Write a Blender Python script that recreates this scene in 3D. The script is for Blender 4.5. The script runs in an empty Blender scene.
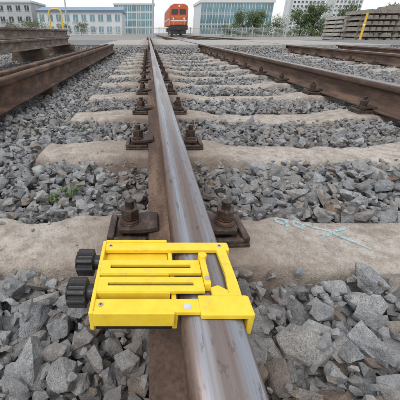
import bpy, bmesh, math, random
import numpy as np
from mathutils import Vector, Matrix, noise, Euler
random.seed(7); np.random.seed(7)
S=bpy.context.scene
COL=S.collection

# ------------------------------------------------------------ materials
class NT:
    def __init__(s,name):
        s.m=bpy.data.materials.new(name); s.m.use_nodes=True
        s.t=s.m.node_tree; s.n=s.t.nodes; s.l=s.t.links
        s.b=s.n["Principled BSDF"]
    def add(s,typ,**kw):
        n=s.n.new(typ)
        for k,v in kw.items(): setattr(n,k,v)
        return n
    def link(s,a,b): s.l.new(a,b)
    def coord(s,kind="Object"):
        return s.add("ShaderNodeTexCoord").outputs[kind]
    def pos(s): return s.add("ShaderNodeNewGeometry").outputs["Position"]
    def mapping(s,vec,scale=(1,1,1)):
        m=s.add("ShaderNodeMapping"); m.inputs["Scale"].default_value=scale
        s.link(vec,m.inputs["Vector"]); return m.outputs[0]
    def noise(s,vec,scale,detail=4,rough=.6):
        n=s.add("ShaderNodeTexNoise"); n.inputs["Scale"].default_value=scale
        n.inputs["Detail"].default_value=detail; n.inputs["Roughness"].default_value=rough
        s.link(vec,n.inputs["Vector"]); return n.outputs["Fac"]
    def ramp(s,fac,stops,interp='LINEAR'):
        r=s.add("ShaderNodeValToRGB"); r.color_ramp.interpolation=interp
        e=r.color_ramp.elements
        while len(e)<len(stops): e.new(.5)
        for i,(p,c) in enumerate(stops):
            e[i].position=p
            e[i].color=(c,c,c,1) if isinstance(c,(int,float)) else (*c,1)
        s.link(fac,r.inputs[0]); return r.outputs[0]
    def mix(s,fac,a,b,blend='MIX'):
        m=s.add("ShaderNodeMix",data_type='RGBA',blend_type=blend)
        for sock,v in ((m.inputs[0],fac),(m.inputs[6],a),(m.inputs[7],b)):
            if isinstance(v,(int,float)): sock.default_value=v
            elif isinstance(v,tuple): sock.default_value=(*v,1)
            else: s.link(v,sock)
        return m.outputs[2]
    def math(s,op,a,b=0.0):
        m=s.add("ShaderNodeMath",operation=op)
        for i,v in enumerate((a,b)):
            if isinstance(v,(int,float)): m.inputs[i].default_value=v
            else: s.link(v,m.inputs[i])
        return m.outputs[0]
    def bump(s,h,strength=.5,dist=.01,normal=None):
        b=s.add("ShaderNodeBump"); b.inputs["Strength"].default_value=strength
        b.inputs["Distance"].default_value=dist; s.link(h,b.inputs["Height"])
        if normal: s.link(normal,b.inputs["Normal"])
        return b.outputs[0]
    def out(s,color=None,rough=None,normal=None,metal=None):
        for k,v in (("Base Color",color),("Roughness",rough),("Normal",normal),("Metallic",metal)):
            if v is None: continue
            if isinstance(v,(int,float)): s.b.inputs[k].default_value=v
            elif isinstance(v,tuple): s.b.inputs[k].default_value=(*v,1)
            else: s.link(v,s.b.inputs[k])
        return s.m

def simple(name,col,rough=.6,metal=0,var=.25,scale=8,bump=.15,dist=.002,coord="Object"):
    t=NT(name); c=t.coord(coord); n=t.noise(c,scale,3)
    lo=tuple(x*(1-var) for x in col); hi=tuple(min(1,x*(1+var)) for x in col)
    cc=t.ramp(n,[(.3,lo),(.7,hi)])
    n2=t.noise(c,scale*6,2)
    return t.out(cc,t.ramp(n2,[(.3,max(0,rough-.1)),(.7,min(1,rough+.1))]),t.bump(n2,bump,dist) if bump else None,metal)

def mat_rock():
    t=NT("crushed_granite")
    oi=t.add("ShaderNodeObjectInfo").outputs["Random"]
    base=t.ramp(oi,[(0,(.22,.225,.235)),(.10,(.46,.47,.48)),(.22,(.31,.325,.345)),(.34,(.56,.565,.57)),(.46,(.36,.375,.39)),
        (.58,(.50,.485,.465)),(.68,(.64,.64,.63)),(.76,(.40,.415,.44)),(.84,(.46,.395,.33)),(.90,(.33,.345,.365)),(.95,(.31,.22,.16)),(1,(.54,.55,.56))])
    c=t.coord("Object")
    add=t.add("ShaderNodeVectorMath",operation='ADD'); t.link(c,add.inputs[0])
    comb=t.add("ShaderNodeCombineXYZ"); k=t.math('MULTIPLY',oi,37.0); t.link(k,comb.inputs[0]); t.link(k,comb.inputs[1])
    t.link(comb.outputs[0],add.inputs[1]); v=add.outputs[0]
    n1=t.noise(v,1.4,2); n2=t.noise(v,7,4,.75); n3=t.noise(v,26,2,.7)
    col=t.mix(.75,base,t.ramp(n1,[(.3,(.62,.62,.64)),(.5,(.95,.95,.95)),(.72,(1.3,1.28,1.24))]),'MULTIPLY')
    col=t.mix(.8,col,t.ramp(n2,[(.32,.6),(.5,1.0),(.68,1.25)]),'MULTIPLY')
    col=t.mix(.7,col,t.ramp(n3,[(.34,.55),(.5,1.0),(.66,1.35)]),'MULTIPLY')
    p=t.pos(); d=t.ramp(t.noise(p,1.3,2),[(.48,0.0),(.68,.28)])
    col=t.mix(d,col,(.35,.28,.215))
    sx=t.add("ShaderNodeSeparateXYZ"); t.link(p,sx.inputs[0])
    ax=t.math('ABSOLUTE',sx.outputs[0]); nr=t.ramp(t.math('ADD',ax,t.math('MULTIPLY',t.noise(p,14,2),.12)),[(.16,.42),(.34,0.0)])
    col=t.mix(nr,col,(.25,.185,.14))
    nn=t.bump(n2,.6,.30); nn=t.bump(n3,.35,.06,nn)
    return t.out(col,t.ramp(n2,[(.3,.58),(.7,.86)]),nn)
M_ROCK=mat_rock()

def mat_concrete(name="weathered_concrete",a=(.34,.295,.25),b=(.48,.435,.385),dark=(.23,.185,.155)):
    t=NT(name); p=t.pos()
    n1=t.noise(p,3.2,4,.6); n2=t.noise(p,24,5,.72); n3=t.noise(p,190,3,.75)
    col=t.ramp(n1,[(.3,a),(.68,b)])
    col=t.mix(t.ramp(n2,[(.38,.6),(.54,0.0)]),col,dark)
    col=t.mix(.7,col,t.ramp(n3,[(.32,.55),(.5,1.0),(.7,1.35)]),'MULTIPLY')
    col=t.mix(t.ramp(n2,[(.53,0.0),(.72,.5)]),col,(.54,.51,.47))
    n5=t.noise(t.mapping(p,(1,1.6,1)),6.5,4,.65)
    col=t.mix(t.ramp(n5,[(.54,0.0),(.68,.6)]),col,(.21,.16,.13))
    sx=t.add("ShaderNodeSeparateXYZ"); t.link(p,sx.inputs[0])
    ax=t.math('ABSOLUTE',sx.outputs[0]); nr=t.ramp(t.math('ADD',ax,t.math('MULTIPLY',t.noise(p,9,3),.25)),[(.24,.65),(.50,0.0)])
    col=t.mix(nr,col,(.20,.145,.11))
    nn=t.bump(n2,.65,.008); nn=t.bump(n3,.8,.0035,nn)
    return t.out(col,.92,nn)
M_CONC=mat_concrete()
M_CONC2=mat_concrete("grey_concrete",(.32,.31,.29),(.45,.435,.41),(.2,.19,.17))

def mat_rust(name,c1=(.085,.047,.03),c2=(.20,.115,.07),c3=(.045,.03,.024),scale=1.0,rough=.85):
    t=NT(name); p=t.pos()
    pm=t.mapping(p,(1,.35,1))
    n1=t.noise(pm,14*scale,4,.65); n2=t.noise(p,110*scale,3,.7)
    col=t.ramp(n1,[(.3,c3),(.5,c1),(.72,c2)])
    col=t.mix(.6,col,t.ramp(n2,[(.3,.55),(.5,1.0),(.7,1.4)]),'MULTIPLY')
    return t.out(col,rough,t.bump(n2,.5,.0015),.1)
M_RUST=mat_rust("rusty_steel")
M_RUSTD=mat_rust("rusty_fastener_steel",(.06,.040,.031),(.15,.095,.065),(.025,.019,.016),3.0,.6)

def mat_rail(name="worn_rail_steel"):
    t=NT(name); p=t.pos()
    o=t.coord("Object"); sx=t.add("ShaderNodeSeparateXYZ"); t.link(o,sx.inputs[0])
    x=sx.outputs[0]; z=sx.outputs[2]
    pm=t.mapping(p,(1,.18,1)); n1=t.noise(pm,16,4,.65); n2=t.noise(p,120,4,.7)
    rust=t.ramp(n1,[(.3,(.05,.032,.025)),(.5,(.10,.06,.042)),(.72,(.20,.13,.092))])
    rust=t.mix(.75,rust,t.ramp(n2,[(.3,.45),(.5,1.0),(.7,1.5)]),'MULTIPLY')
    ps=t.mapping(p,(1,.012,1)); s1=t.noise(ps,240,3,.6); s2=t.noise(t.mapping(p,(1,.05,1)),40,4,.6)
    steel=t.ramp(s1,[(.3,(.25,.27,.31)),(.7,(.43,.46,.51))])
    steel=t.mix(t.ramp(s2,[(.4,.0),(.7,.55)]),steel,(.23,.175,.135))
    xn=t.math('ADD',x,t.math('MULTIPLY',t.math('SUBTRACT',s2,.5),.02))
    band=t.ramp(t.math('ADD',t.math('MULTIPLY',xn,10.0),.5),[(.13,.95),(.22,.80),(.28,.10),(.36,.2),(.44,.72),(.60,.70),(.70,.08),(.80,.1),(.88,.7)])
    steel=t.mix(band,steel,(.18,.12,.088))
    sc=t.noise(t.mapping(p,(1,.3,1)),90,4,.75)
    steel=t.mix(t.ramp(sc,[(.57,0.0),(.68,.7)]),steel,(.11,.075,.055))
    zz=t.math('ADD',z,t.math('MULTIPLY',t.math('SUBTRACT',n1,.5),.014))
    mask=t.math('MINIMUM',1.0,t.math('MAXIMUM',0.0,t.math('MULTIPLY',t.math('SUBTRACT',zz,.1680),250.0)))
    col=t.mix(mask,rust,steel)
    rg=t.mix(mask,(.85,.85,.85),t.ramp(s2,[(.3,.26),(.7,.46)]))
    met=t.math('MULTIPLY',mask,.8)
    nn=t.bump(n2,.45,.0014)
    nb=t.bump(s1,.10,.0004); nb=t.bump(sc,.12,.0006,nb)
    return t.out(col,rg,t.mix(mask,nn,nb),met)
M_RAIL=mat_rail()

def mat_yellow():
    t=NT("yellow_powder_coat"); p=t.pos()
    n=t.noise(p,60,3,.6); n2=t.noise(p,520,2,.6); n3=t.noise(p,34,5,.78)
    col=t.ramp(n,[(.3,(.80,.54,.025)),(.7,(.87,.63,.05))])
    col=t.mix(t.ramp(n3,[(.56,0.0),(.72,.5)]),col,(.42,.30,.11))
    return t.out(col,t.ramp(n,[(.3,.40),(.7,.58)]),t.bump(n2,.18,.0005))
M_YEL=mat_yellow()
M_BLACK=simple("black_rubber",(.018,.018,.02),.45,0,.3,40)
M_DARK=simple("dark_slot_steel",(.03,.028,.026),.5,.5,.3,60)
M_ZINC=simple("zinc_steel",(.55,.54,.50),.35,.9,.12,60,.05)
M_LABEL=simple("aluminium_label",(.7,.7,.68),.35,.6,.1,100,.05)

def mat_ground():
    t=NT("yard_gravel_ground"); p=t.pos()
    v=t.add("ShaderNodeTexVoronoi"); v.inputs["Scale"].default_value=26; t.link(p,v.inputs["Vector"])
    n1=t.noise(p,.35,4,.6); n2=t.noise(p,9,4,.7)
    bw=t.add("ShaderNodeRGBToBW"); t.link(v.outputs["Color"],bw.inputs[0])
    col=t.ramp(bw.outputs[0],[(.2,(.15,.15,.15)),(.5,(.26,.255,.25)),(.8,(.40,.395,.39))])
    col=t.mix(t.ramp(n1,[(.42,0.0),(.62,.75)]),col,(.30,.26,.21))
    col=t.mix(.6,col,t.ramp(n2,[(.3,.6),(.7,1.25)]),'MULTIPLY')
    return t.out(col,.95,t.bump(v.outputs["Distance"],.8,.02))
M_GROUND=mat_ground()
M_ASPH=simple("asphalt",(.16,.16,.157),.9,0,.25,3,.3,.004)
t_=NT("foliage"); n_=t_.noise(t_.pos(),1.1,3)
M_LEAF=t_.out(t_.ramp(n_,[(.3,(.04,.07,.025)),(.5,(.075,.115,.04)),(.7,(.12,.17,.06))]),.7)
M_GRASS=simple("weed_green",(.10,.17,.045),.6,0,.4,30)
M_DRY=simple("dry_leaf",(.30,.19,.09),.8,0,.4,30)
M_BARK=simple("bark",(.11,.085,.06),.9,0,.3,6,.5,.02)

# ------------------------------------------------------------ mesh helpers
def obj(name,mesh,mat=None,parent=None,loc=None):
    o=bpy.data.objects.new(name,mesh); COL.objects.link(o)
    if mat is not None:
        for m in (mat if isinstance(mat,(list,tuple)) else [mat]): o.data.materials.append(m)
    if parent: o.parent=parent
    if loc: o.location=loc
    return o
def empty(name,loc=(0,0,0)):
    e=bpy.data.objects.new(name,None); COL.objects.link(e); e.location=loc; e.empty_display_size=.1; return e
def frombm(name,bm,mat=None,parent=None,loc=None,smooth=False):
    me=bpy.data.meshes.new(name); bm.normal_update(); bm.to_mesh(me); bm.free()
    if smooth:
        for p in me.polygons: p.use_smooth=True
    return obj(name,me,mat,parent,loc)
def bbox(bm,x0,x1,y0,y1,z0,z1,mi=0,bev=0,seg=2):
    r=bmesh.ops.create_cube(bm,size=1)
    vs=r['verts']
    for v in vs:
        v.co=Vector(((x0+x1)/2+v.co.x*(x1-x0),(y0+y1)/2+v.co.y*(y1-y0),(z0+z1)/2+v.co.z*(z1-z0)))
    fs=set(f for v in vs for f in v.link_faces)
    for f in fs: f.material_index=mi
    if bev:
        es=list(set(e for v in vs for e in v.link_edges))
        bmesh.ops.bevel(bm,geom=es,offset=bev,segments=seg,affect='EDGES',profile=.5,material=mi)
def prism(bm,pts,z0,z1,mi=0,M=None,bev=0):
    lo=[bm.verts.new((x,y,z0)) for x,y in pts]; hi=[bm.verts.new((x,y,z1)) for x,y in pts]
    fs=[bm.faces.new(hi),bm.faces.new(lo[::-1])]
    n=len(pts)
    for i in range(n): fs.append(bm.faces.new((lo[i],lo[(i+1)%n],hi[(i+1)%n],hi[i])))
    for f in fs: f.material_index=mi
    if bev:
        es=list(set(fs[0].edges)|set(fs[1].edges))
        r=bmesh.ops.bevel(bm,geom=es,offset=bev,segments=2,affect='EDGES',profile=.5,material=mi)
        vs=set(lo+hi)|set(r['verts'])
        vs=[v for v in vs if v.is_valid]
    else: vs=lo+hi
    if M is not None:
        for v in vs: v.co=M@v.co
def circ(r,n,a0=0): return [(r*math.cos(a0+2*math.pi*i/n),r*math.sin(a0+2*math.pi*i/n)) for i in range(n)]
AX=Matrix.Rotation(math.radians(90),4,'Y')
AY=Matrix.Rotation(math.radians(-90),4,'X')

# ------------------------------------------------------------ rail
half=[(0,.176),(.012,.1759),(.022,.1753),(.029,.1738),(.0335,.1708),(.0358,.1665),(.0365,.160),(.0365,.141),(.0350,.1372),(.013,.129),(.0092,.122),(.0082,.110),(.0082,.07),(.0092,.048),(.0125,.037),(.022,.0305),(.045,.0215),(.070,.0140),(.0742,.0120),(.075,.010),(.075,.0)]
prof=half+[(-x,z) for x,z in reversed(half) if x>0]
def make_rail(name,y0,y1,mat,x=0,z=.014,rotz=0):
    bm=bmesh.new(); ys=[y0]; 
    while ys[-1]<y1: ys.append(min(y1,ys[-1]+ (2.5)))
    rings=[[bm.verts.new((px,y,pz)) for px,pz in prof] for y in ys]
    n=len(prof)
    for a,b in zip(rings,rings[1:]):
        for i in range(n): bm.faces.new((a[i],a[(i+1)%n],b[(i+1)%n],b[i]))
    bm.faces.new(rings[0][::-1]); bm.faces.new(rings[-1])
    bmesh.ops.recalc_face_normals(bm,faces=bm.faces)
    o=frombm(name,bm,mat,None,(x,0,z),smooth=True)
    for p in o.data.polygons:
        if len(p.vertices)>4: p.use_smooth=False
    o.rotation_euler=(0,0,rotz)
    return o
GX=1.508
make_rail("rail",-1.2,70,M_RAIL,0)
make_rail("rail",-1.2,70,M_RAIL,GX)
T2=4.05
make_rail("rail",-1.2,70,M_RAIL,T2,.0)
make_rail("rail",-1.2,70,M_RAIL,T2+GX,.0)

# ------------------------------------------------------------ sleepers
SP=.71; Y1=.665
def sst(a,b,x):
    t=max(0,min(1,(x-a)/(b-a))); return t*t*(3-2*t)
def stop(x):
    h=0
    xx=x if x<GX/2 else GX-x
    h-=.036*sst(.18,.48,xx)
    h-=.016*sst(.22,.50,-xx)
    return h
def sleeper_mesh(seed):
    bm=bmesh.new(); N=150; x0=-.60; x1=GX+.60
    pr=[(-.140,-.20),(-.136,-.12),(-.126,-.04),(-.121,-.018),(-.118,-.010),(-.113,-.0035),(-.105,0),(-.07,.001),(-.035,.002),(0,.002),(.035,.002),(.07,.001),(.105,0),(.113,-.0035),(.118,-.010),(.121,-.018),(.126,-.04),(.136,-.12),(.140,-.20)]
    rings=[]
    for i in range(N+1):
        x=x0+(x1-x0)*i/N; e=min(x-x0,x1-x); cut=-.02*math.exp(-e/.010)
        ring=[]
        for (y,z) in pr:
            sgn=1 if y>0 else -1
            p=Vector((x*1.0,y*1.0,seed*9.1))
            chip=max(0,noise.noise(Vector((x*7,sgn*3.3,seed*5.7)))-.18)*.05*(1 if abs(y)>.10 else 0)
            n=noise.noise(p*30)*.0022-sgn*chip
            ring.append(bm.verts.new((x,y+n+noise.noise(Vector((x*2.1,seed,0)))*.004,z+stop(x)+cut-chip*.8*(1 if z>-.03 else 0)+noise.noise(p*16+Vector((3,1,7)))*.0022)))
        rings.append(ring)
    n=len(pr)
    for a,b in zip(rings,rings[1:]):
        for i in range(n-1): bm.faces.new((a[i],a[i+1],b[i+1],b[i]))
    bm.faces.new(rings[0]); bm.faces.new(rings[-1][::-1])
    bmesh.ops.recalc_face_normals(bm,faces=bm.faces)
    me=bpy.data.meshes.new("concrete_sleeper"); bm.to_mesh(me); bm.free()
    for p in me.polygons: p.use_smooth=True
    me.materials.append(M_CONC); return me
SM=[sleeper_mesh(i) for i in range(6)]

def fastening_mesh(s):
    bm=bmesh.new()
    bbox(bm,.066,.180,-.060,.060,.003,.013,0,.003)
    bbox(bm,.162,.180,-.055,.055,.012,.029,0,.004)
    bbox(bm,.079,.163,-.060,-.046,.012,.025,0,.004)
    bbox(bm,.079,.163,.046,.060,.012,.025,0,.004)
    M=Matrix.Translation((.114,0,.035))@Matrix.Rotation(math.radians(6),4,'Y')
    pts=[(-.064,-.038),(-.02,-.042),(.034,-.036),(.042,-.018),(.042,.018),(.034,.036),(-.02,.042),(-.064,.038)]
    prism(bm,pts,-.007,.007,0,M,.0025)
    bbox(bm,.138,.154,-.030,.030,.012,.033,0,.003)
    T=Matrix.Translation((.124,0,-.003))
    prism(bm,circ(.028,24),.043,.049,0,T,.001)
    prism(bm,circ(.0235,20),.0492,.0545,1,T@Matrix.Rotation(.05,4,'X'),.0012)
    prism(bm,circ(.0235,20),.0555,.0610,1,T@Matrix.Rotation(-.05,4,'X'),.0012)
    prism(bm,circ(.0245,6,.3),.0615,.0865,0,T,.002)
    for k in range(8):
        z=.085+k*.0028
        prism(bm,circ(.0108,14),z,z+.0016,0,T); prism(bm,circ(.0120,14),z+.0016,z+.0028,0,T)
    if s<0:
        for v in bm.verts: v.co.x*=-1
        bmesh.ops.reverse_faces(bm,faces=bm.faces)
    me=bpy.data.meshes.new("rail_fastening"); bm.normal_update(); bm.to_mesh(me); bm.free()
    me.materials.append(M_RUSTD); me.materials.append(M_RUST); return me
FM={1:fastening_mesh(1),-1:fastening_mesh(-1)}
pad=bmesh.new(); bbox(pad,-.078,.078,-.085,.085,.0005,.0135,0,.002)
PM=bpy.data.meshes.new("rail_pad"); pad.to_mesh(PM); pad.free(); PM.materials.append(M_BLACK)

CY0,CY1=9.9,17.0
sleeperY=[]
def add_sleepers(xoff,y0,n,zoff=0,rng=random.Random(3)):
    for i in range(n):
        y=y0+i*SP+(rng.uniform(-.012,.012) if abs(y0+i*SP-Y1)>.1 else 0)
        if CY0-.15<y<CY1+.15: continue
        o=obj("concrete_sleeper",SM[i%6],None,None,(xoff,y,zoff))
        o.rotation_euler=(0,0,rng.uniform(-.010,.010))
        if xoff==0: sleeperY.append(y)
        for rx in (0,GX):
            obj("rail_pad",PM,None,o,(rx,0,0))
            for s in (1,-1):
                f=obj("rail_fastening",FM[s],None,o,(rx,rng.uniform(-.006,.006),0))
                f.rotation_euler=(0,0,rng.uniform(-.05,.05))
add_sleepers(0,Y1-2*SP,50)
add_sleepers(T2,Y1-2*SP+.2,50,-.014,rng=random.Random(5))

# ------------------------------------------------------------ ground
bm=bmesh.new()
vs=[bm.verts.new(p) for p in ((-900,-60,-.105),(900,-60,-.105),(900,1500,-.105),(-900,1500,-.105))]
bm.faces.new(vs); frombm("ground",bm,M_GROUND)

# ------------------------------------------------------------ rocks
rc=bpy.data.collections.new("ballast_stones")
def rock(seed):
    r=random.Random(seed); bm=bmesh.new()
    sx,sy,sz=r.uniform(.9,1.3),r.uniform(.68,.95),r.uniform(.5,.78)
    n=r.choice([9,10,12,13,15])
    for i in range(n):
        while True:
            p=Vector((r.uniform(-1,1),r.uniform(-1,1),r.uniform(-1,1)))
            if .75<p.length<1.12: break
        bm.verts.new((p.x*sx,p.y*sy,p.z*sz))
    res=bmesh.ops.convex_hull(bm,input=bm.verts)
    bmesh.ops.delete(bm,geom=[g for g in res['geom_interior'] if isinstance(g,bmesh.types.BMVert)],context='VERTS')
    bmesh.ops.dissolve_limit(bm,angle_limit=math.radians(16),verts=bm.verts,edges=bm.edges)
    bmesh.ops.bevel(bm,geom=list(bm.edges),offset=.055,segments=2,affect='EDGES',profile=.6)
    bmesh.ops.triangulate(bm,faces=bm.faces)
    for L_ in (.28,.2):
        bmesh.ops.subdivide_edges(bm,edges=[e for e in bm.edges if e.calc_length()>L_],cuts=1,use_grid_fill=False)
        bmesh.ops.triangulate(bm,faces=bm.faces)
    for v in bm.verts:
        q=v.co+Vector((seed*3.3,0,0)); d=noise.noise(q*2.2)*.07+noise.noise(q*6)*.035
        v.co+=v.co.normalized()*d
    me=bpy.data.meshes.new("stone"); bm.normal_update(); bm.to_mesh(me); bm.free()
    me.materials.append(M_ROCK)
    o=bpy.data.objects.new("stone_%02d"%seed,me); rc.objects.link(o)
for i in range(26): rock(i+1)

def field(x,y):
    return (np.sin(x*2.3+1.1)*np.cos(y*1.9+.4)+.6*np.sin(x*5.1+y*3.7)+.4*np.cos(y*7.3-x*4.1))*.009
P=[];SC=[]
def layer(xa,xb,ya,yb,sp,zc,size,keep,zj):
    xs=np.arange(xa,xb,sp); ys=np.arange(ya,yb,sp*.87)
    X,Y=np.meshgrid(xs,ys); X=X+ (np.arange(len(ys))%2)[:,None]*sp*.5
    X=X.ravel(); Y=Y.ravel()
    X=X+np.random.uniform(-.38,.38,X.size)*sp; Y=Y+np.random.uniform(-.38,.38,Y.size)*sp
    k=np.random.rand(X.size)<keep; X=X[k];Y=Y[k]
    k=(X>-1.3-.85*np.maximum(Y,0))&(X<1.6+1.15*np.maximum(Y,0)); X=X[k];Y=Y[k]
    s=size*np.random.lognormal(0,.28,X.size); s=np.clip(s,size*.45,size*1.7)
    Z=zc+field(X,Y)+np.random.uniform(-zj,zj,X.size)-(s-size)*.35
    Z=np.where((Y<.6)&(X>.1),Z+.008,Z)
    rampv=np.clip((Y-(CY0-.75))/.65,0,1)*np.where(Y<CY0,1,0)
    Z=Z+.15*rampv
    ok=np.ones(X.size,bool)
    for (cx,sy_off) in ((0,0),(T2,.2)):
        dy=np.abs(((Y-Y1-sy_off+SP/2)%SP)-SP/2)
        insl=(X>cx-.60)&(X<cx+GX+.60)&(rampv<.3)
        lim=np.where(Z+s*.5>-.03,.123,.133)
        ok&=~(insl&(dy<lim+s*.25))
        for rx in (cx,cx+GX):
            under=np.abs(X-rx)<.085+s*.6
            Z=np.where(under,np.minimum(Z,-.016-s*.75),Z)
    ok&=~((Y>CY0-.02)&(Y<CY1+.1))
    X,Y,Z,s=X[ok],Y[ok],Z[ok],s[ok]
    P.append(np.stack([X,Y,Z],1)); SC.append(s)
R=.0275
layer(-1.6,2.6,-.4,2.2,.037,-.090,R*.85,1,.004)
layer(-2.6,5,-.5,4.5,.048,-.076,R,1,.006)
layer(-2.6,5,-.5,4.5,.053,-.048,R*1.05,1,.008)
layer(-2.6,5,-.5,4.5,.062,-.026,R*.98,.70,.009)
layer(-2.6,5,-.5,3.0,.030,-.022,R*.40,.45,.016)
layer(-1.6,2.6,-.4,2.2,.030,-.060,R*.45,.8,.014)
layer(-8,12,4.5,CY0,.066,-.065,R*1.25,1,.01)
layer(-8,12,4.5,CY0,.078,-.034,R*1.15,.8,.012)
layer(-8,12,CY0-.75,CY0,.06,-.05,R*1.2,1,.03)
layer(-10,16,CY1,26,.14,-.07,R*2.0,1,.02)
P=np.concatenate(P); SC=np.concatenate(SC)
ex=[]; 
rr=random.Random(11)
for y in sleeperY[:13]:
    for k in range(22):
        x=rr.choice([rr.uniform(-.58,-.22),rr.uniform(.22,1.25)]); s=rr.choice([rr.uniform(.002,.005),rr.uniform(.002,.005),rr.uniform(.003,.012)])
        e=rr.choice([-1,1])*rr.uniform(.03,.108)
        ex.append((x,y+e,stop(x)+s*.5,s))
ex=np.array(ex); P=np.concatenate([P,ex[:,:3]]); SC=np.concatenate([SC,ex[:,3]]); N=len(P)
me=bpy.data.meshes.new("ballast"); me.vertices.add(N); me.vertices.foreach_set("co",P.astype(np.float32).ravel())
a=me.attributes.new("rot",'FLOAT_VECTOR','POINT')
rot=np.stack([np.random.uniform(-.7,.7,N)+math.pi*(np.random.rand(N)<.5),np.random.uniform(-.7,.7,N),np.random.uniform(0,6.28,N)],1)
a.data.foreach_set("vector",rot.astype(np.float32).ravel())
a=me.attributes.new("scl",'FLOAT','POINT'); a.data.foreach_set("value",SC.astype(np.float32))
a=me.attributes.new("idx",'INT','POINT'); a.data.foreach_set("value",np.random.randint(0,26,N).astype(np.int32))
bo=obj("ballast",me,M_ROCK)
ng=bpy.data.node_groups.new("scatter","GeometryNodeTree")
ng.interface.new_socket("Geometry",in_out='INPUT',socket_type='NodeSocketGeometry')
ng.interface.new_socket("Geometry",in_out='OUTPUT',socket_type='NodeSocketGeometry')
gi=ng.nodes.new("NodeGroupInput"); go=ng.nodes.new("NodeGroupOutput")
ip=ng.nodes.new("GeometryNodeInstanceOnPoints"); ci=ng.nodes.new("GeometryNodeCollectionInfo")
ci.inputs[0].default_value=rc; ci.inputs[1].default_value=True; ci.inputs[2].default_value=True
def na(n,t):
    q=ng.nodes.new("GeometryNodeInputNamedAttribute"); q.data_type=t; q.inputs[0].default_value=n; return q.outputs["Attribute"]
e2r=ng.nodes.new("FunctionNodeEulerToRotation")
L=ng.links.new
L(gi.outputs[0],ip.inputs["Points"]); L(ci.outputs[0],ip.inputs["Instance"]); ip.inputs["Pick Instance"].default_value=True
L(na("idx",'INT'),ip.inputs["Instance Index"]); L(na("rot",'FLOAT_VECTOR'),e2r.inputs[0]); L(e2r.outputs[0],ip.inputs["Rotation"])
L(na("scl",'FLOAT'),ip.inputs["Scale"]); L(ip.outputs[0],go.inputs[0])
md=bo.modifiers.new("scatter","NODES"); md.node_group=ng
print("stones",N)

# dry leaves / litter
bm=bmesh.new(); r=random.Random(77)
for i in range(70):
    y=r.uniform(.2,5); x=r.uniform(-1.2,2.2)
    if abs(x)<.1 or abs(x-GX)<.1: continue
    dy=abs(((y-Y1+SP/2)%SP)-SP/2)
    z=stop(x)+.006 if (dy<.11 and -.58<x<GX+.58) else .008
    l_=r.uniform(.006,.013); M=Matrix.Translation((x,y,z))@Euler((r.uniform(-.4,.4),r.uniform(-.4,.4),r.uniform(0,6.28))).to_matrix().to_4x4()
    top=[]; bot=[]; mid=[]
    for k in range(6):
        u=k/5; wv=l_*.38*math.sin(math.pi*min(.98,u+.02))**.8; zz_=.002*math.sin(u*3)
        mid.append(bm.verts.new(M@Vector((l_*(u*2-1),0,zz_)))); top.append(bm.verts.new(M@Vector((l_*(u*2-1),wv,zz_+wv*.35)))); bot.append(bm.verts.new(M@Vector((l_*(u*2-1),-wv,zz_+wv*.35))))
    for k in range(5):
        bm.faces.new((mid[k],mid[k+1],top[k+1],top[k])); bm.faces.new((mid[k+1],mid[k],bot[k],bot[k+1]))
frombm("fallen_leaves",bm,M_DRY)

# ------------------------------------------------------------ rail clamp tool (origin: rail top centre)
cl=empty("rail_clamp_tool",(0,0,.19))
def part(name,fn,mats,smooth=False):
    bm=bmesh.new(); fn(bm); return frombm(name,bm,mats,cl,None,smooth)
B=.0014
part("far_crossbar",lambda b:(bbox(b,-.140,.043,.350,.368,.0012,.0085,0,B),
     bbox(b,-.140,-.048,.3675,.3715,-.024,.0105,0,.001),
     bbox(b,.0385,.0440,.351,.367,-.026,.0080,0,B)),[M_YEL])
part("near_crossbar",lambda b:(bbox(b,-.140,-.0155,.238,.2575,.0012,.0080,0,B),
     bbox(b,-.0160,.0435,.233,.2625,.0010,.0088,0,B),
     bbox(b,.0385,.0455,.2335,.262,-.026,.0082,0,B),
     bbox(b,-.140,-.046,.2345,.2390,-.013,.0088,0,.001)),[M_YEL])
part("side_arm",lambda b:(prism(b,[(.022,.260),(.038,.260),(.0385,.285),(.038,.352),(.024,.352),(.026,.300)],.0018,.0078,0,None,.001),
     prism(b,[(.002,.260),(.023,.260),(.0225,.272),(.012,.280),(.002,.276)],.0022,.0082,0,None,.001)),[M_YEL])
part("end_plate",lambda b:(bbox(b,-.1445,-.1395,.2345,.3705,-.019,.0098,0,.001),),[M_YEL])
part("inner_plate",lambda b:bbox(b,-.0475,-.0415,.240,.350,-.024,.0030,0,.001),[M_YEL])
part("recessed_plate",lambda b:(bbox(b,-.1398,-.0480,.331,.3665,-.0075,-.0020,0,.001),
     bbox(b,-.1398,-.0478,.3295,.3325,-.0070,.0045,0,.0008)),[M_YEL])
def midbar(b):
    for (o0,s0,s1,o1) in ((.2985,.3085,.3150,.3240),(.2670,.2765,.2820,.2915)):
        bbox(b,-.1398,-.006,o0,s0,.0055,.0113,0,.0010)
        bbox(b,-.1398,-.006,s1,o1,.0055,.0113,0,.0010)
        bbox(b,-.1398,-.127,s0-.0006,s1+.0006,.0057,.0110,0,.0004)
        bbox(b,-.019,-.006,s0-.0006,s1+.0006,.0057,.0110,0,.0004)
        bbox(b,-.130,-.012,s0+.0003,s1-.0003,.0057,.0072,1,.0003)
    # folded front lips
    bbox(b,-.1396,-.049,.2972,.3000,-.006,.0095,0,.0006)
    bbox(b,-.1396,-.049,.2657,.2684,-.006,.0095,0,.0006)
part("slotted_slide_bar",midbar,[M_YEL,M_DARK])
def post(b):
    bbox(b,-.0055,.0025,.275,.334,.0012,.0150,0,.0012)
    prism(b,circ(.0060,20),.0012,.0195,0,Matrix.Translation((-.001,.327,0)),.001)
    prism(b,circ(.0036,6),.0148,.0172,1,Matrix.Translation((-.0015,.284,0)),.0005)
part("upright_lug",post,[M_YEL,M_ZINC])
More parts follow.
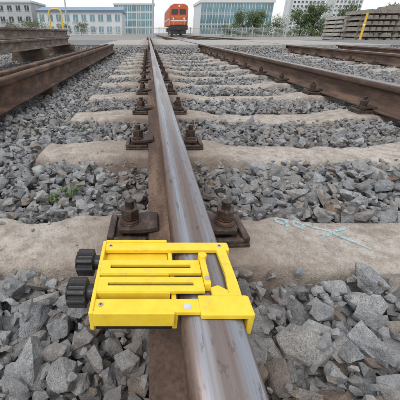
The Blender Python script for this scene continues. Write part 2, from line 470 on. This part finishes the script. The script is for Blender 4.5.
part("bottom_tray",lambda b:bbox(b,-.1393,-.0480,.2395,.3673,-.024,-.020,0,.001),[M_DARK])
def rods(b):
    for y,z in ((.278,-.010),(.338,-.0145)):
        prism(b,circ(.0042,16),-.150,-.045,0,Matrix.Translation((0,y,z))@AX)
    prism(b,circ(.0018,12),-.139,-.042,1,Matrix.Translation((0,.2945,-.001))@AX)
part("guide_rods",rods,[M_DARK,M_ZINC])
def knob(b):
    for y in (.281,.339):
        pts=[]
        for i in range(96):
            a=2*math.pi*i/96; r=.0172+.0022*math.tanh(2.4*math.cos(8*a))
            pts.append((r*math.cos(a),r*math.sin(a)))
        T=Matrix.Translation((0,y,-.006))@AX
        prism(b,pts,-.178,-.155,0,T,.0018)
        prism(b,circ(.0105,24),-.1555,-.1445,0,T,.0006)
        prism(b,circ(.012,24),-.1805,-.1775,0,T,.0008)
part("star_knobs",knob,[M_BLACK,M_ZINC])
def lab(b):
    bbox(b,-.0345,-.0260,.2420,.2500,.0078,.0087,0,.0002)
    for (x,y) in ((-.132,.248),(-.132,.359),(.030,.359)):
        prism(b,circ(.0030,18),.0076,.0096,1,Matrix.Translation((x,y,0)),.0005)
        prism(b,circ(.0014,6),.0095,.0099,2,Matrix.Translation((x,y,0)))
part("label_and_screws",lab,[M_LABEL,M_ZINC,M_BLACK])

# ------------------------------------------------------------ chalk marks
def mat_chalk():
    t=NT("pale_blue_chalk"); p=t.pos(); n=t.noise(p,170,4,.8)
    t.link(t.ramp(n,[(.38,0.0),(.58,.8)]),t.b.inputs["Alpha"])
    return t.out((.38,.60,.67),.9)
M_CH=mat_chalk()
bm=bmesh.new()
def stroke(pts,w=.010):
    prev=None; fine=[]
    pts=[(.300+(x-.25)*.64,.045+y*.75) for x,y in pts]
    for a,b in zip(pts,pts[1:]):
        for k in range(12): fine.append((a[0]+(b[0]-a[0])*k/12,a[1]+(b[1]-a[1])*k/12))
    fine.append(pts[-1])
    for i,(x,y) in enumerate(fine):
        j=min(i+1,len(fine)-1); i0=max(i-1,0)
        dx,dy=fine[j][0]-fine[i0][0],fine[j][1]-fine[i0][1]; l=math.hypot(dx,dy) or 1
        ww=w*(.75+.35*math.sin(i*.5))
        nx,ny=-dy/l*ww/2,dx/l*ww/2
        z=stop(x)+.0052
        c=(bm.verts.new((x+nx,Y1+y+ny,z)),bm.verts.new((x-nx,Y1+y-ny,z)))
        if prev: bm.faces.new((prev[0],prev[1],c[1],c[0]))
        prev=c
stroke([(.25,.05),(.262,.07),(.29,.072),(.31,.055),(.29,.035),(.262,.032),(.25,.05)])
stroke([(.315,.070),(.30,.03),(.28,-.01)])
stroke([(.335,.05),(.350,.068),(.385,.05),(.370,.022),(.342,.025),(.335,.05)])
stroke([(.40,.055),(.49,.02),(.60,-.09)],.014)
stroke([(.585,.045),(.50,.01),(.41,-.04)],.012)
frombm("chalk_marking",bm,M_CH)

# ------------------------------------------------------------ weeds
def weed(x,y,z,h,n,seed):
    r=random.Random(seed); bm=bmesh.new()
    for i in range(n):
        a=r.uniform(0,6.28); lean=r.uniform(.2,1.1); L_=h*r.uniform(.5,1); w=r.uniform(.0010,.0024)
        d=Vector((math.cos(a),math.sin(a),0)); sd=Vector((-d.y,d.x,0))*w
        b0=Vector((r.uniform(-.02,.02),r.uniform(-.02,.02),0)); prev=None
        for k in range(5):
            t=k/4; p=b0+d*(L_*lean*t*t)+Vector((0,0,L_*t*(1-.35*lean*t)))
            ww=sd*(1-t*.9); c=(bm.verts.new(p+ww),bm.verts.new(p-ww))
            if prev: bm.faces.new((prev[0],prev[1],c[1],c[0]))
            prev=c
        for k in range(3):
            t=r.uniform(.3,1); p=b0+d*(L_*lean*t*t)+Vector((0,0,L_*t*(1-.35*lean*t)))
            u=Vector((r.uniform(-1,1),r.uniform(-1,1),r.uniform(-.2,.6))).normalized()*.009; v=u.cross(Vector((0,0,1))).normalized()*.0035
            bm.faces.new([bm.verts.new(q) for q in (p,p+u*.5+v,p+u,p+u*.5-v)])
    frombm("weed_plant",bm,M_GRASS,None,(x,y,z))
for i,(x,y,h,n) in enumerate([(-.36,.94,.05,28),(-.41,.91,.04,16),(-.47,1.72,.045,12),(-.75,3.3,.08,20)]):
    weed(x,y,-.03,h,n,i)

# ------------------------------------------------------------ spare rails at left
def blk(x0,x1,y0,y1,z0,z1,name,mat):
    bm=bmesh.new(); bbox(bm,x0,x1,y0,y1,z0,z1,0,.008); return frombm(name,bm,mat)
M_TIMB=simple("creosoted_timber",(.11,.08,.06),.9,0,.35,7,.5,.006)
make_rail("spare_rail",.2,9.0,M_RUST,-1.02,.048,0)
make_rail("spare_rail",.0,9.2,M_RUST,-1.19,.048,0)
for y in (.9,2.9,4.9,6.9,8.6): blk(-1.45,-.95,y,y+.16,-.09,.046,"timber_packing",M_TIMB)
M_RUST2=mat_rust("brown_rail_stack",(.16,.12,.095),(.33,.26,.215),(.085,.065,.055))
for k,(x,z) in enumerate([(-2.25,.209),(-2.42,.209),(-2.59,.209),(-2.34,.387),(-2.51,.387)]):
    make_rail("spare_rail",1.2+.1*k,9.2+.13*k,M_RUST2,x,z,0)
for y in (1.8,4.2,6.6,9.0): 
    blk(-2.8,-2.05,y,y+.2,-.10,.055,"timber_packing",M_TIMB); blk(-2.78,-2.08,y+.01,y+.19,.059,.205,"timber_packing",M_TIMB)

# ------------------------------------------------------------ level crossing
def slab_row(bm,x0,x1,z,step):
    y=CY0
    while y<CY1-.1:
        bbox(bm,x0,x1,y+.006,min(CY1,y+step)-.006,-.10,z,0,.008); y+=step
bm=bmesh.new()
for cx in (0,T2):
    slab_row(bm,cx+.10,cx+GX-.10,.183,1.05)
for a,b in ((-1.5,-.06),(GX+.06,T2-.06),(T2+GX+.06,T2+GX+1.5)):
    slab_row(bm,a,b,.180,2.1)
frombm("level_crossing",bm,M_CONC2)
bm=bmesh.new(); bbox(bm,-60,-1.52,CY0,CY1,-.10,.165); bbox(bm,T2+GX+1.52,80,CY0,CY1,-.10,.165)
frombm("road",bm,M_ASPH)

# ------------------------------------------------------------ locomotive
loc=empty("diesel_locomotive",(T2+GX/2,56,.17))
M_ORG=simple("orange_red_paint",(.50,.11,.04),.5,0,.2,2,.05)
M_GLASS=simple("dark_glass",(.03,.04,.05),.12,0,.2,2,.0)
M_WHT=simple("white_paint",(.75,.75,.72),.5,0,.08,2,.05)
M_UND=simple("underframe_black",(.04,.037,.035),.8,0,.3,4)
def lp(name,fn,mats): 
    bm=bmesh.new(); fn(bm); frombm(name,bm,mats,loc)
def body(b):
    P_=[(-1.5,.0),(1.5,0),(1.5,2.4),(1.32,2.75),(.8,2.98),(-.8,2.98),(-1.32,2.75),(-1.5,2.4)]
    M=Matrix.Translation((0,0,1.35))@Matrix.Rotation(math.radians(90),4,'X')
    prism(b,P_,-16,0,0,M,.08)
lp("body",body,[M_ORG])
lp("nose",lambda b:(bbox(b,-1.25,1.25,-.35,.05,1.4,2.6,0,.1),),[M_ORG])
lp("windscreens",lambda b:(bbox(b,-1.15,-.12,-.05,.1,2.9,3.6,0,.03),bbox(b,.12,1.15,-.05,.1,2.9,3.6,0,.03)),[M_GLASS])
lp("stripes",lambda b:(bbox(b,-1.252,1.252,-.37,.0,1.95,2.08),bbox(b,-1.52,1.52,.02,15.9,2.2,2.34),),[M_WHT])
lp("headlights",lambda b:[prism(b,circ(.14,16),-.44,-.36,0,Matrix.Translation((x,0,z))@AY) for x,z in ((-.85,2.3),(.85,2.3),(0,4.0))],[M_WHT])
lp("buffer_beam",lambda b:(bbox(b,-1.5,1.5,-.6,.2,.75,1.35,0,.03),bbox(b,-.2,.2,-1.0,-.6,.7,1.0,0,.05),bbox(b,-1.3,1.3,-.5,-.4,.15,.7)),[M_UND])
def bog(b):
    for y0 in (1,10.5):
        bbox(b,-1.25,1.25,y0,y0+4.5,.45,1.2,0,.05)
        for k in range(3):
            for x in (-.8,.68):
                prism(b,circ(.5,24),x,x+.12,0,Matrix.Translation((0,y0+.7+1.5*k,.53))@AX)
lp("bogies",bog,[M_UND])
lp("handrails",lambda b:[bbox(b,x,x+.04,-.62,-.58,1.35,2.3) for x in (-1.45,-.9,.86,1.41)],[M_WHT])

# ------------------------------------------------------------ buildings
M_WALL=simple("pale_render",(.56,.58,.59),.8,0,.10,.2,.05)
M_GLS=simple("teal_glass",(.15,.27,.30),.15,.3,.35,.15,.0)
M_FRAME=simple("white_frame",(.62,.64,.64),.5,0,.05,1)
M_ROOF=simple("blue_metal_roof",(.18,.28,.40),.5,.2,.1,1)
M_BRK=simple("grey_wall",(.40,.41,.42),.85,0,.1,.5)
def building(name,x,y,w,d,h,floors,bays,wall,glass,win=.7,roof=None,parapet=.4,rise=0):
    e=empty(name,(x,y,-.1))
    b=bmesh.new(); bbox(b,-w/2,w/2,0,d,0,h); frombm("walls",b,wall,e)
    b=bmesh.new(); fh=h/floors; bw=w/bays
    f=bmesh.new()
    for i in range(floors):
        for k in range(bays):
            x0=-w/2+bw*(k+.5-win/2); x1=-w/2+bw*(k+.5+win/2); z0=fh*(i+.5-win/2+.03); z1=fh*(i+.5+win/2)
            bbox(b,x0,x1,-.04,.05,z0,z1)
            bbox(f,x0-.06,x1+.06,-.12,-.0405,z0-.12,z0-.01)
            bbox(f,(x0+x1)/2-.04,(x0+x1)/2+.04,-.10,-.0405,z0,z1)
    frombm("windows",b,glass,e); frombm("sills_and_mullions",f,M_FRAME,e)
    b=bmesh.new(); bbox(b,-w/2-.3,w/2+.3,-.3,d+.3,h,h+parapet); frombm("cornice",b,roof or wall,e)
    if rise:
        b=bmesh.new(); P_=[(-d/2-.5,0),(d/2+.5,0),(0,rise)]
        M=Matrix.Translation((0,d/2,h+parapet+.003))@Matrix.Rotation(math.radians(90),4,'Z')@Matrix.Rotation(math.radians(90),4,'X')
        prism(b,P_,-w/2-.4,w/2+.4,0,M); frombm("pitched_roof",b,roof,e)
building("glass_showroom",27,108,22,16,8.6,3,12,M_FRAME,M_GLS,.88,M_FRAME,.7)
building("white_workshop",-18,92,22,14,5.4,2,10,M_WALL,M_GLS,.55,M_ROOF,.3,1.2)
building("grey_factory",-50,100,34,14,8.0,3,14,M_BRK,M_GLASS,.5,M_WALL,.5)
building("glass_office",-6,150,17,16,11,4,9,M_FRAME,M_GLS,.85,M_FRAME,.6)
building("apartment_block",112,250,22,14,26,10,8,M_WALL,M_GLASS,.5)
building("apartment_block",146,260,20,14,30,11,7,M_WALL,M_GLASS,.5)

# ------------------------------------------------------------ trees
def tree(name,x,y,h,r_,seed,nl=3200):
    e=empty(name,(x,y,-.1)); r=random.Random(seed)
    b=bmesh.new()
    def limb(p,q,r0,r1):
        d=(q-p); M=Matrix.Translation(p)@d.to_track_quat('Z','Y').to_matrix().to_4x4()
        n=7; lo=[b.verts.new(M@Vector((r0*math.cos(6.283*i/n),r0*math.sin(6.283*i/n),0))) for i in range(n)]
        hi=[b.verts.new(M@Vector((r1*math.cos(6.283*i/n),r1*math.sin(6.283*i/n),d.length))) for i in range(n)]
        for i in range(n): b.faces.new((lo[i],lo[(i+1)%n],hi[(i+1)%n],hi[i]))
    top=Vector((r.uniform(-.2,.2),r.uniform(-.2,.2),h*.45)); limb(Vector((0,0,0)),top,h*.03,h*.018)
    cl_=[]
    for i in range(15):
        a=r.uniform(0,6.28); z=r.uniform(.25,.92)*h; rr_=r_*r.uniform(.3,.95)*(1.15-.7*abs(z/h-.5))
        q=Vector((math.cos(a)*rr_,math.sin(a)*rr_,z)); limb(top*r.uniform(.6,1),q,h*.01,h*.003)
        cl_.append((q,r_*r.uniform(.32,.55)))
    frombm("trunk_and_limbs",b,M_BARK,e)
    b=bmesh.new()
    for i in range(nl):
        c,cr=r.choice(cl_); 
        v=Vector((r.gauss(0,1),r.gauss(0,1),r.gauss(0,.8))).normalized()*cr*r.uniform(.3,1.1); p=c+v
        s=h*r.uniform(.014,.034); u=Vector((r.uniform(-1,1),r.uniform(-1,1),r.uniform(-1,1))).normalized(); w=u.orthogonal().normalized()*s*.6; u=u*s
        b.faces.new([b.verts.new(q) for q in (p-u,p+w,p+u,p-w)])
    frombm("leaves",b,M_LEAF,e)
rt=random.Random(21)
for i in range(16):
    tree("tree",22+i*2.9+rt.uniform(-1,1),74+rt.uniform(-5,8),rt.uniform(3.4,5.8),rt.uniform(1.9,2.7),i)
for i in range(5):
    tree("tree",-32+i*4.2+rt.uniform(-1,1),80+rt.uniform(-3,4),rt.uniform(2.4,3.6),rt.uniform(1.5,2.0),40+i,1800)
b=bmesh.new(); r=random.Random(5)
for i in range(12000):
    x=r.uniform(14,75); hh=1.3+.5*math.sin(x*.9)+.4*math.sin(x*2.3)
    p=Vector((x,66+r.uniform(-.8,.8),r.uniform(-.1,hh))); s=r.uniform(.08,.2)
    u=Vector((r.uniform(-1,1),r.uniform(-1,1),r.uniform(-1,1))).normalized(); w=u.orthogonal().normalized()*s*.6; u=u*s
    b.faces.new([b.verts.new(q) for q in (p-u,p+w,p+u,p-w)])
frombm("hedge",b,M_LEAF)

# ------------------------------------------------------------ yard stuff
def sleeper_stack(x,y,nx,nz,seed,mat=M_CONC2):
    r=random.Random(seed); b=bmesh.new()
    for k in range(nz):
        z=-.1+k*.30
        bbox(b,-1.2,nx*.36-.9,.5,.62,z,z+.075,1); bbox(b,-1.2,nx*.36-.9,1.9,2.02,z,z+.075,1)
        for i in range(nx):
            x0=i*.36-1.1+r.uniform(-.03,.03); y0=r.uniform(-.10,.10)
            lo=[(x0,z+.078),(x0+.30,z+.078),(x0+.24,z+.29),(x0+.06,z+.29)]
            M=Matrix.Translation((0,y0+2.5,0))@Matrix.Rotation(math.radians(90),4,'X')
            prism(b,lo,0,2.5,0,M,.01)
    frombm("sleeper_stack",b,[mat,M_TIMB],None,(x,y,0))
M_CONC3=mat_concrete("aged_dark_concrete",(.19,.165,.14),(.33,.30,.265),(.10,.085,.07))
sleeper_stack(13.9,20.5,6,6,1,M_CONC3); sleeper_stack(16.4,21.5,7,7,2,M_CONC3); sleeper_stack(19.6,22,7,7,3)
sleeper_stack(23,24,6,6,4,M_CONC3); sleeper_stack(17,29,8,6,6); sleeper_stack(27,26,7,6,8)
M_YP=simple("yellow_post_paint",(.70,.44,.04),.6,0,.15,3)
def ypost(x,y,h,base=-.1):
    b=bmesh.new(); prism(b,circ(.06,16),base,base+h,0,Matrix.Translation((x,y,0)),.01)
    prism(b,circ(.062,16),base+h*.6,base+h*.6+.09,1,Matrix.Translation((x,y,0)))
    prism(b,circ(.13,16),base,base+.03,0,Matrix.Translation((x,y,0)))
    frombm("yellow_bollard",b,[M_YP,M_WHT])
ypost(11.5,18.6,1.5,-.1)
def hoop(x,y,w,h):
    b=bmesh.new(); rr_=.25
    path=[(-w/2,0),(-w/2,h-rr_)]+[(-w/2+rr_-rr_*math.cos(a),h-rr_+rr_*math.sin(a)) for a in [math.pi/2*k/6 for k in range(1,7)]]
    path+=[(-p[0],p[1]) for p in reversed(path)]
    n=10; prev=None
    for i,(px,pz) in enumerate(path):
        a=path[max(i-1,0)]; c=path[min(i+1,len(path)-1)]
        d=Vector((c[0]-a[0],0,c[1]-a[1])).normalized(); u=Vector((0,1,0)); v=d.cross(u)
        ring=[b.verts.new(Vector((px,0,pz))+(u*math.cos(6.283*k/n)+v*math.sin(6.283*k/n))*.045) for k in range(n)]
        if prev:
            for k in range(n): b.faces.new((prev[k],prev[(k+1)%n],ring[(k+1)%n],ring[k]))
        prev=ring
    bmesh.ops.recalc_face_normals(b,faces=b.faces)
    frombm("yellow_hoop_barrier",b,M_YP,None,(x,y,-.1),True)
hoop(-6.0,22.5,.8,1.9)
def pole(x,y,h,name="lamp_post"):
    b=bmesh.new(); prism(b,circ(.11,12),0,h,0); prism(b,circ(.2,12),0,.3,0)
    bbox(b,-.05,1.6,-.05,.05,h-.15,h-.05); bbox(b,1.2,1.9,-.12,.12,h-.22,h-.10)
    frombm(name,b,M_BRK,None,(x,y,-.1))
pole(.6,50,8); pole(-14,60,9); pole(24,60,9)
b=bmesh.new()
for i in range(46):
    x=-60+i*1.5*1.25; bbox(b,x,x+.12,0,.12,0,1.5); 
    bbox(b,x+.12,x+1.875,.04,.08,.2,.26); bbox(b,x+.12,x+1.875,.04,.08,1.3,1.36)
    for k in range(9): bbox(b,x+.25+k*.19,x+.29+k*.19,.03,.035,.1,1.45)
frombm("metal_fence",b,M_BRK,None,(0,62,-.1))

# ------------------------------------------------------------ world/sun/camera
w=bpy.data.worlds.new("World"); S.world=w; w.use_nodes=True; n=w.node_tree.nodes; l=w.node_tree.links
bg=n["Background"]; sky=n.new("ShaderNodeTexSky"); sky.sky_type='NISHITA'; sky.sun_disc=False
EL,AZ=55,215
sky.sun_elevation=math.radians(EL); sky.sun_rotation=math.radians(AZ); sky.dust_density=2; sky.air_density=1.2; sky.ozone_density=1
hs=n.new("ShaderNodeHueSaturation"); hs.inputs["Saturation"].default_value=.5; hs.inputs["Value"].default_value=1.0
mx=n.new("ShaderNodeMix"); mx.data_type='RGBA'; mx.inputs[0].default_value=.65; mx.inputs[7].default_value=(7.9,8.1,8.4,1)
l.new(sky.outputs[0],hs.inputs["Color"]); l.new(hs.outputs[0],mx.inputs[6]); l.new(mx.outputs[2],bg.inputs[0]); bg.inputs[1].default_value=.15
sd=bpy.data.lights.new("sun",'SUN'); sd.energy=1.45; sd.angle=math.radians(18); sd.color=(1,.965,.92)
so=bpy.data.objects.new("sun",sd); COL.objects.link(so)
az=math.radians(AZ); el=math.radians(EL)
dirv=Vector((math.sin(az)*math.cos(el),math.cos(az)*math.cos(el),math.sin(el)))
so.rotation_euler=dirv.to_track_quat('Z','Y').to_euler(); so.location=(0,0,20)
cd=bpy.data.cameras.new("camera"); cam=bpy.data.objects.new("camera",cd); COL.objects.link(cam)
cam.location=(-.0765,0,.477); cam.rotation_euler=(math.radians(60.9),0,0)
cd.sensor_width=36; cd.lens=27; cd.shift_x=.13; cd.clip_start=.02; cd.clip_end=3000
S.camera=cam
S.view_settings.view_transform='Standard'; S.view_settings.look='None'; S.view_settings.exposure=0
